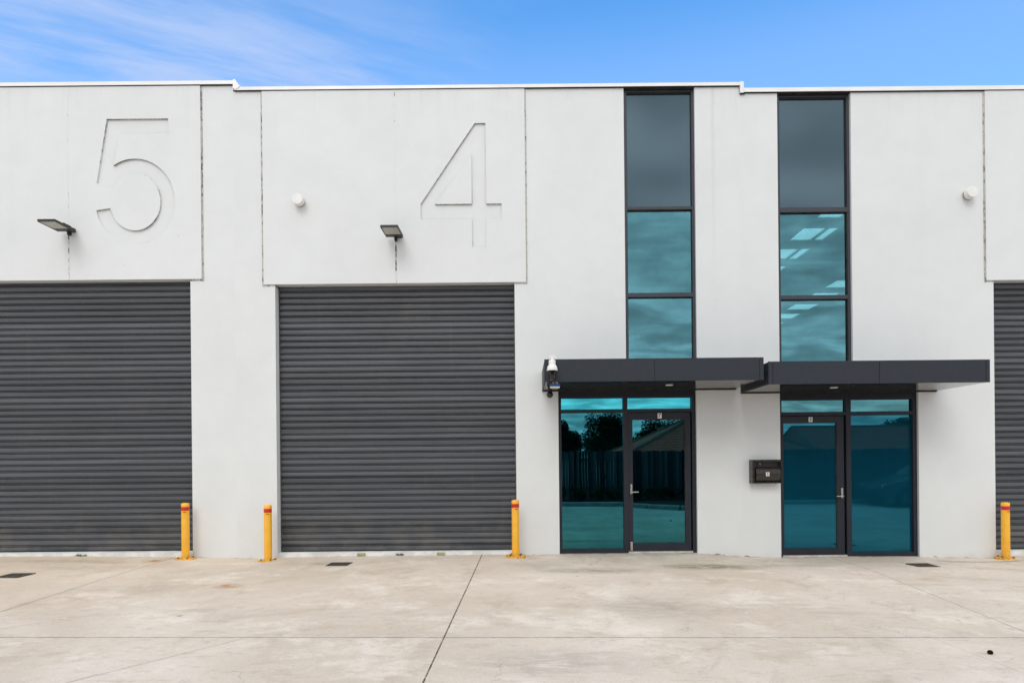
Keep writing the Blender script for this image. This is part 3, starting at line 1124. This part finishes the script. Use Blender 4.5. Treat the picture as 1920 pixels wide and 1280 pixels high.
def make_flood(x, z, label):
    t = thing('floodlight', label, 'floodlight', (x, FY, z), 'black floodlights above the roller doors')
    h = MB()
    h.box(x - .13, x + .13, -.515, -.095, z + .004, z + .030)
    h.box(x - .13, x - .118, -.515, -.095, z - .006, z + .004)
    h.box(x + .118, x + .13, -.515, -.095, z - .006, z + .004)
    h.box(x - .118, x + .118, -.515, -.500, z - .006, z + .004)
    h.box(x - .118, x + .118, -.200, -.095, z - .006, z + .004)
    h.box(x - .05, x + .10, -.28, -.12, z + .030, z + .062)
    hd = h.build('lamp_head', M['black'], t)
    MB().box(x - .117, x + .117, -.499, -.201, z - .001, z + .003).build('lamp_glass', M['lens'], hd)
    a = MB()
    a.box(x - .012, x + .112, -.11, -.04, z - .004, z + .050)
    a.box(x - .012, x + .03, FY - .045, FY, z - .042, z + .052)
    a.tube((x + .02, -.06, z - .06), (x + .02, -.06, z - .01), .012, n=10)
    a.build('bracket', M['black'], t)
    return t


fl = make_flood(-7.030, 5.085, 'black floodlight on the white panel left of the recessed 5')
dup(fl, (-1.948, FY, 4.950), 'black floodlight on the white panel left of the recessed 4')

# ------------------------------------------------------------------ round pipe caps


def make_cap(x, z, y, label):
    t = thing('pipe_cap', label, 'pipe cap', (x, y, z), 'round white pipe caps on the wall')
    MB().lathe([(.078, -.135), (.083, -.130), (.083, -.045)], (x, y, z), 28, 'y').build('cap', M['pvc'], t)
    MB().lathe([(.079, -.0445), (.079, .004)], (x, y, z), 28, 'y').build('collar', M['pvc_dirty'], t)
    return t


pc = make_cap(-3.43, 5.530, FY, 'round white pipe cap on the panel left of the 4')
dup(pc, (6.985, 0, 5.545), 'round white pipe cap beside the vertical joint on the far right wall')

# ------------------------------------------------------------------ letterbox
lx0, lx1, lz0, lz1 = 3.535, 3.985, 1.085, 1.450
lb = thing('letterbox', 'dark metal letterbox with a white 5 on the wall beside the blue glass door', 'letterbox', ((lx0 + lx1) / 2, 0, lz0))
g = MB()
g.box(lx0 + .004, lx1 - .004, -.085, 0, lz0 + .004, lz1 - .012)
hb = g.build('body', M['box'], lb)
g = MB()
g.xprism([(-.150, lz1 - .034), (-.150, lz1 - .006), (-.142, lz1), (0, lz1), (0, lz1 - .012), (-.085, lz1 - .034)], lx0, lx1)
g.box(lx0, lx0 + .030, -.148, 0, lz0, lz1 - .034)
g.box(lx1 - .012, lx1, -.148, 0, lz0, lz1 - .034)
g.box(lx0 + .030, lx1 - .012, -.135, -.08, lz0, lz0 + .018)
g.build('hood', M['box'], lb)
# bulging roll front
zc, rr = lz0 + .135, .118
prof = [(-.088, lz0 + .018)]
for i in range(15):
    a = R(-90 + 12.0 * i)
    prof.append((-.088 - .062 * max(math.cos(a), 0), zc + rr * math.sin(a)))
prof.append((-.088, zc + rr + .004))
MB().xprism(list(reversed(prof)), lx0 + .060, lx1 - .016, True).build('flap', M['box'], lb)
MB().lathe([(.008, -.012), (.008, .0)], (3.672, -.086, lz1 - .062), 12, 'y').build('lock', M['steel'], lb)
MB().box(3.742, 3.794, -.1535, -.1445, 1.197, 1.258).build('number_sticker', M['sticker'], lb)
text_mesh('number', '5', .060, (3.768, -.1555, 1.228), M['ink'], lb)

# ------------------------------------------------------------------ cameras on the awning corner
cx, cy = .414, -1.285
pz = thing('security_camera', 'white speed-dome security camera with black dome at the left awning corner', 'security camera', (cx, cy, 2.56))
MB().lathe([(.072, 2.690), (.074, 2.697), (.070, 2.722), (.062, 2.752), (.049, 2.764), (.046, 2.785), (.047, 2.826), (.040, 2.835)], (cx, cy, 0), 28).build('housing', M['white'], pz)
MB().lathe([(.022, 2.560), (.036, 2.566), (.045, 2.585), (.053, 2.625), (.061, 2.665), (.064, 2.689)], (cx, cy, 0), 28).build('dome', M['dome'], pz)
ar = MB()
ar.tube((cx, cy, 2.83), (cx, cy, 2.862), .018, n=12)
ar.tube((cx, cy, 2.868), (cx + .005, -1.02, 2.872), .017, n=12)
ar.box(cx - .03, cx + .07, -1.05, -.98, 2.862, 2.945)
ar.build('arm', M['pvc'], pz)
sg = thing('alarm_sensor', 'small blue and white box hanging below the left awning corner', 'sensor', (.46, -1.03, 2.50))
g = MB().box(.392, .530, -1.075, -.99, 2.500, 2.540)
g.build('blue_cover', M['blue'], sg)
MB().xprism([(-1.078, 2.500), (-.99, 2.500), (-.99, 2.484), (-1.06, 2.484)], .395, .527).build('white_base', M['white'], sg)
MB().tube((.46, -1.03, 2.540), (.46, -1.03, 2.556), .01, n=8).build('stem', M['black'], sg)
dc = thing('dome_camera', 'small black dome camera under the left end of the awning', 'security camera', (.425, -.22, 2.555))
MB().lathe([(.030, 2.520), (.030, 2.555)], (.425, -.22, 0), 20).build('mount', M['black'], dc)
MB().lathe([(.012, 2.424), (.032, 2.432), (.047, 2.455), (.050, 2.478), (.044, 2.503), (.030, 2.520)], (.425, -.22, 0), 24).build('dome', M['dome'], dc)

# ------------------------------------------------------------------ drain grates


def make_grate(x, y, label):
    z = gz(x, y)
    t = thing('drain_grate', label, 'drain grate', (x, y, z), 'square drain grates in the forecourt')
    h, e = .155, .022
    g = MB()
    g.box(x - h, x + h, y - h, y - h + e, z - .03, z + .006)
    g.box(x - h, x + h, y + h - e, y + h, z - .03, z + .006)
    g.box(x - h, x - h + e, y - h + e, y + h - e, z - .03, z + .006)
    g.box(x + h - e, x + h, y - h + e, y + h - e, z - .03, z + .006)
    g.build('frame', M['iron'], t)
    MB().box(x - h + e, x + h - e, y - h + e, y + h - e, z - .03, z + .0015).build('pit', M['pit'], t)
    b = MB()
    n = 8
    for k in range(1, n):
        p = x - h + e + (2 * h - 2 * e) * k / n
        b.box(p - .006, p + .006, y - h + e, y + h - e, z + .0015, z + .005)
    for k in range(1, 4):
        p = y - h + e + (2 * h - 2 * e) * k / 4
        b.box(x - h + e, x + h - e, p - .004, p + .004, z + .0016, z + .0042)
    b.build('bars', M['iron'], t)
    return t


gr = make_grate(-2.643, -.83, 'square iron drain grate in front of the roller door under the 4')
dup(gr, (-6.60, -1.70, gz(-6.6, -1.7) + .004), 'square iron drain grate at the left edge of the photo')
dup(gr, (5.60, -1.02, gz(5.6, -1.02) + .003), 'square iron drain grate in front of the blue glass office window')

# ------------------------------------------------------------------ odds and ends at the door sills
for x, lbl in ((-2.53, 'short timber packer on the white door sill, left of the weed'), (-1.29, 'short timber packer on the white door sill, right of the weed')):
    o = thing('timber_packer', lbl, 'timber block', (x, -.04, .02), 'timber packers under the roller door')
    MB().box(x - .062, x + .062, -.045, -.013, .020, .054).build('block', M['timber'], o)


def speck(x, y, r_):  # made-up lump in place of a small dark speck of unknown kind
    rnd = random.Random(5)
    t_ = MB().lathe([(r_ * .55, -.004), (r_ * .9, r_ * .3), (r_, r_ * .75), (r_ * .8, r_ * 1.25), (r_ * .4, r_ * 1.5)], (x, y, gz(x, y)), 14)
    t_.v = [(a + rnd.uniform(-.1, .1) * r_, b + rnd.uniform(-.1, .1) * r_, c + rnd.uniform(-.08, .08) * r_) for a, b, c in t_.v]
    return tag(t_.build('speck', M['pit']), 'small dark stone lying alone on the concrete at the near right', 'speck')


speck(3.53, -5.15, .019)


def weed(x, y, z, label, n=26, sx=.07):
    g = MB()
    rnd = random.Random(int(x * 100))
    for k in range(n):
        a = rnd.uniform(0, 2 * math.pi)
        p = Vector((x + rnd.uniform(-sx, sx), y + rnd.uniform(-.012, .008), z))
        l = rnd.uniform(.025, .055)
        d = Vector((math.cos(a) * .8, math.sin(a) * .5 - .2, rnd.uniform(.25, .9))).normalized() * l
        s_ = d.cross(Vector((0, 0, 1))).normalized() * l * .28
        b = len(g.v)
        mid = p + d * .55
        g.v += [tuple(p), tuple(mid + s_), tuple(p + d - Vector((0, 0, .006))), tuple(mid - s_)]
        g.face((b, b + 1, b + 2, b + 3))
    return tag(g.build('weed', M['weed']), label, 'weed', 'weeds growing at the door sills')


weed(-6.90, -.022, .052, 'small green weed at the sill of the roller door under the 5')
weed(-1.92, -.022, .016, 'small green weed at the sill of the roller door under the 4')
rnd = random.Random(3)
for x, y, s_ in ((3.02, -.04, .045), (3.12, -.03, .022), (3.48, -.04, .038), (-4.25, -.03, .014), (2.88, -.03, .014), (6.42, -.03, .03), (6.9, -.035, .022), (.16, -.03, .014)):
    z = gz(x, y) + .004
    g = MB()
    n = 7
    for i in range(n):
        u_ = i / (n - 1)
        wd = s_ * .45 * math.sin(math.pi * min(max(u_, .04), .97))
        for q_ in (-1, 0, 1):
            g.v.append((x + (u_ - .5) * 2 * s_, y + q_ * wd, z + s_ * (.22 * math.sin(math.pi * u_) + .18 * abs(q_))))
    for i in range(n - 1):
        for q_ in range(2):
            a = i * 3 + q_
            g.face((a, a + 3, a + 4, a + 1), True)
    where = 'between the two entrances' if 2 < x < 4 else ('left of the far right bollard' if x > 5 else 'at the foot of the white wall')
    tag(g.build('dry_leaf', M['dry']), 'curled brown leaf lying at the wall foot ' + where, 'leaf', 'dry leaves along the wall foot ' + where)

# ------------------------------------------------------------------ behind the camera: what the glass reflects
bed = MB()
kp = [(-40, -11.2), (-6, -10.9), (1, -10.5), (3.1, -10.2), (3.8, -9.25), (4.6, -8.55), (6.0, -8.5), (7.2, -9.6), (8.2, -10.9), (16, -11.4), (40, -11.6)]
for (x, y) in kp:
    bed.v += [(x, y - .08, gz(x, y) + .09), (x, -12.3, .10)]
for i in range(len(kp) - 1):
    bed.face((2 * i + 1, 2 * i + 3, 2 * i + 2, 2 * i))
tag(bed.build('garden_bed', M['soil']), 'dark mulched garden bed behind the kerb', 'garden bed', None, 'structure')
kb = MB()
for (xa, ya), (xb, yb) in zip(kp, kp[1:]):
    d = Vector((xb - xa, yb - ya, 0)).normalized()
    nrm = Vector((-d.y, d.x, 0)) * .09
    A, B = Vector((xa, ya, 0)) + d * .006, Vector((xb, yb, 0)) - d * .006
    b = len(kb.v)
    for P, zz in ((A, gz(xa, ya)), (B, gz(xb, yb))):
        for s_, h in ((1, -.1), (1, .10), (.75, .125), (-1, .13), (-1, -.1)):
            q_ = P + nrm * s_
            kb.v.append((q_.x, q_.y, zz + h))
    for i in range(5):
        j = (i + 1) % 5
        kb.face((b + i, b + 5 + i, b + 5 + j, b + j))
    kb.face((b + 4, b + 3, b + 2, b + 1, b))
    kb.face((b + 5, b + 6, b + 7, b + 8, b + 9))
tag(kb.build('kerb', M['kerb']), 'low concrete kerb round the garden bed', 'kerb', None, 'structure')

fn = thing('paling_fence', 'weathered timber paling fence mirrored in the glass of door 7', 'fence', (0, -12.4, 0))
f = MB()
x = -40.0
while x < 40:
    wd = .1
    f.box(x, x + wd - .006, -12.4 + random.uniform(-.006, .006), -12.38, .04, 1.76 + random.uniform(-.03, .03))
    if random.random() < .45:
        f.box(x + .05, x + .13, -12.376, -12.358, .04, 1.76 + random.uniform(-.03, .02))
    x += wd
f.build('palings', M['paling'], fn)
r = MB()
for z in (.4, 1.4):
    r.box(-40, 40, -12.45, -12.402, z, z + .09)
r.build('rails', M['paling'], fn)
for k in range(-16, 17):
    MB().box(k * 2.4 - .05, k * 2.4 + .05, -12.55, -12.45, 0, 1.6).build('post', M['paling'], fn)


def leaves(g, c, rad, n, s0, rnd, squash=1.0):
    for k in range(n):
        d = Vector((rnd.gauss(0, 1), rnd.gauss(0, 1), rnd.gauss(0, 1) * squash)).normalized()
        p = Vector(c) + d * rad * (rnd.random() ** .45)
        a = Vector((rnd.gauss(0, 1), rnd.gauss(0, 1), rnd.gauss(0, .6))).normalized()
        b_ = a.orthogonal().normalized()
        l = s0 * rnd.uniform(.6, 1.3)
        i = len(g.v)
        g.v += [tuple(p - a * l), tuple(p + b_ * l * .45), tuple(p + a * l), tuple(p - b_ * l * .45)]
        g.face((i, i + 1, i + 2, i + 3))


def hedge(x0, x1, y, h, name, label):
    rnd = random.Random(int(x0 * 10) + 99)
    g = MB()
    n = int((x1 - x0) * 4)
    for k in range(n):
        cx_ = x0 + (x1 - x0) * (k + rnd.random()) / n
        hh = h * rnd.uniform(.7, 1.15)
        leaves(g, (cx_, y + rnd.uniform(-.25, .25), .12 + hh * .55), hh * .6, 150, .045, rnd)
    o = g.build(name, M['hedge'])
    return tag(o, label, 'hedge')


hedge(-6, 7, -11.5, .42, 'hedge', 'low green hedge in front of the paling fence, mirrored in the glass')
hedge(7.6, 18, -11.9, .36, 'hedge', 'low hedge behind the parked car, mirrored in the blue glass')


def tree(x, y, top, rad, base, label, seed):
    rnd = random.Random(seed)
    t = thing('tree', label, 'tree', (x, y, 0), 'trees behind the fence, mirrored in the glass')
    tr = MB()
    cz = top - rad
    tr.tube((x, y, -.1), (x + .1, y, cz * .55), .16, .12, 10)
    tr.tube((x + .1, y, cz * .55), (x, y, cz), .12, .08, 10)
    cr = MB()
    for k in range(16):
        d = Vector((rnd.gauss(0, 1), rnd.gauss(0, 1), rnd.gauss(0, .8))).normalized()
        p = Vector((x, y, cz)) + d * rad * rnd.uniform(.45, .85)
        p.z = max(p.z, base)
        tr.tube((x, y, cz * .6), p, .06, .02, 6)
        leaves(cr, p, rad * rnd.uniform(.30, .48), 900, .085, rnd, .8)
    leaves(cr, (x, y, cz), rad * .78, 3500, .10, rnd, .9)
    tr.build('trunk', M['bark'], t)
    cr.build('crown', M['leaf'], t)
    return t


tree(6.3, -38, 5.1, 2.1, 1.2, 'rounded dark tree left of the tiled roof in the door 7 reflection', 1)
tree(10.6, -39, 4.75, 2.0, 1.2, 'dark tree behind the tiled roof in the door 7 reflection', 2)
tree(2.2, -30, 3.7, 1.3, 1.0, 'small dark tree at the left edge of the door 7 reflection', 3)
tree(33.4, -46, 5.3, 1.9, 1.2, 'tree rising at the right in the blue glass reflection', 4)


def hip_house(x0, x1, y0, y1, ez, pitch, name, label, wallm, gable=False):
    t = thing(name, label, 'house', ((x0 + x1) / 2, (y0 + y1) / 2, 0))
    MB().box(x0 + .5, x1 - .5, y0 + .5, y1 - .5, -.2, ez - .05).build('wall', wallm, t)
    hw = (y1 - y0) / 2
    rz = ez + hw * math.tan(pitch)
    ym = (y0 + y1) / 2
    k = 0.05 if gable else hw
    m = MB()
    m.v = [(x0, y0, ez), (x1, y0, ez), (x1, y1, ez), (x0, y1, ez), (x0 + k, ym, rz), (x1 - k, ym, rz)]
    for q_ in ((0, 1, 5, 4), (1, 2, 5), (2, 3, 4, 5), (3, 0, 4), (3, 2, 1, 0)):
        m.face(q_)
    rf_ = m.build('roof', M['tiles'], t)
    rc = MB()
    for a, b in (((x0, y1, ez), (x0 + k, ym, rz)), ((x1, y1, ez), (x1 - k, ym, rz)), ((x0 + k, ym, rz), (x1 - k, ym, rz)), ((x0, y0, ez), (x0 + k, ym, rz))):
        rc.tube(a, b, .09, n=8)
    rc.build('ridge_capping', M['brick'], rf_)
    for wx in (x0 + 1.6, (x0 + x1) / 2, x1 - 3.0):
        fr_ = MB().box(wx, wx + 1.3, y1 - .52, y1 - .46, .9, ez - .35).build('window', M['white'], t)
        MB().box(wx + .07, wx + 1.23, y1 - .462, y1 - .45, .97, ez - .42).build('pane', M['carglass'], fr_)
    return t


hip_house(5.0, 14.2, -29.1, -20, 1.75, R(25), 'house', 'house with brown tiled hip roof mirrored in door 7', M['brick'])
hip_house(20.0, 29.0, -42, -33, 1.75, R(24), 'house', 'house with a gabled roof mirrored in the blue glass door', M['render'], True)
hip_house(31.0, 46.0, -44, -33, 1.8, R(20), 'house', 'long low tiled house mirrored in the blue office window', M['brick'])

# parked car, mirrored in the blue window: nose towards -x
car = thing('parked_car', 'silver hatchback parked by the garden bed, mirrored in the blue window', 'car', (13.1, -10.2, gz(12, -10)))
zg = gz(12, -10.2)
x0c = 11.0
prof = [(0, .28), (.02, .55), (.10, .68), (.95, .88), (1.15, .92), (1.85, 1.36), (2.2, 1.44), (3.0, 1.44), (3.7, 1.25), (3.98, .98), (4.08, .62), (4.05, .30)]
body = MB()
rows = []
for s_, ins in ((-1, 0), (1, 0)):
    pass
W2 = .86
sect = []
for px, pz_ in prof:
    tuck = .0 if pz_ < .93 else (pz_ - .93) * .42
    sect.append((x0c + px, pz_ + zg, W2 - tuck))
b = 0
for px, pz_, hw in sect:
    body.v += [(px, -10.2 + hw, pz_), (px, -10.2 - hw, pz_)]
n = len(sect)
for i in range(n - 1):
    body.face((2 * i, 2 * i + 2, 2 * i + 3, 2 * i + 1), False)
belt0, belt1 = None, None
low = []
for px, pz_, hw in sect:
    low.append(len(body.v))
    body.v += [(px, -10.2 + W2, zg + .28), (px, -10.2 - W2, zg + .28)]
for i in range(n - 1):
    body.face((2 * i, low[i], low[i + 1], 2 * i + 2))
    body.face((2 * i + 1, 2 * i + 3, low[i + 1] + 1, low[i] + 1))
body.face((low[0], low[0] + 1, low[-1] + 1, low[-1]))
cb = body.build('body', M['car'], car)
gl = MB()
gl.v += [(x0c + 1.2, -10.2 + .75, zg + .955), (x0c + 1.2, -10.2 - .75, zg + .955), (x0c + 1.83, -10.2 - .62, zg + 1.358), (x0c + 1.83, -10.2 + .62, zg + 1.358)]
gl.v = [(a - .012, b_, c + .012) for a, b_, c in gl.v]
gl.face((0, 1, 2, 3))
i0 = len(gl.v)
gl.v += [(x0c + 1.45, -10.2 + .862, zg + .98), (x0c + 3.6, -10.2 + .862, zg + .98), (x0c + 3.35, -10.2 + .735, zg + 1.32), (x0c + 1.92, -10.2 + .735, zg + 1.33)]
gl.face((i0, i0 + 1, i0 + 2, i0 + 3))
gl.build('windows', M['carglass'], car)
for wx in (x0c + .72, x0c + 3.25):
    for sy_ in (1, -1):
        yw = -10.2 + sy_ * .80
        ty = MB().tube((wx, yw - .10, zg + .30), (wx, yw + .10, zg + .30), .30, n=28).build('wheel', M['rubber'], car)
        MB().tube((wx, yw - .108, zg + .30), (wx, yw + .108, zg + .30), .19, n=20).build('rim', M['car'], ty)
for sy_ in (1, -1):
    MB().box(x0c - .01, x0c + .16, -10.2 + sy_ * .62 - .16, -10.2 + sy_ * .62 + .16, zg + .58, zg + .70).build('headlight', M['steel'], car)
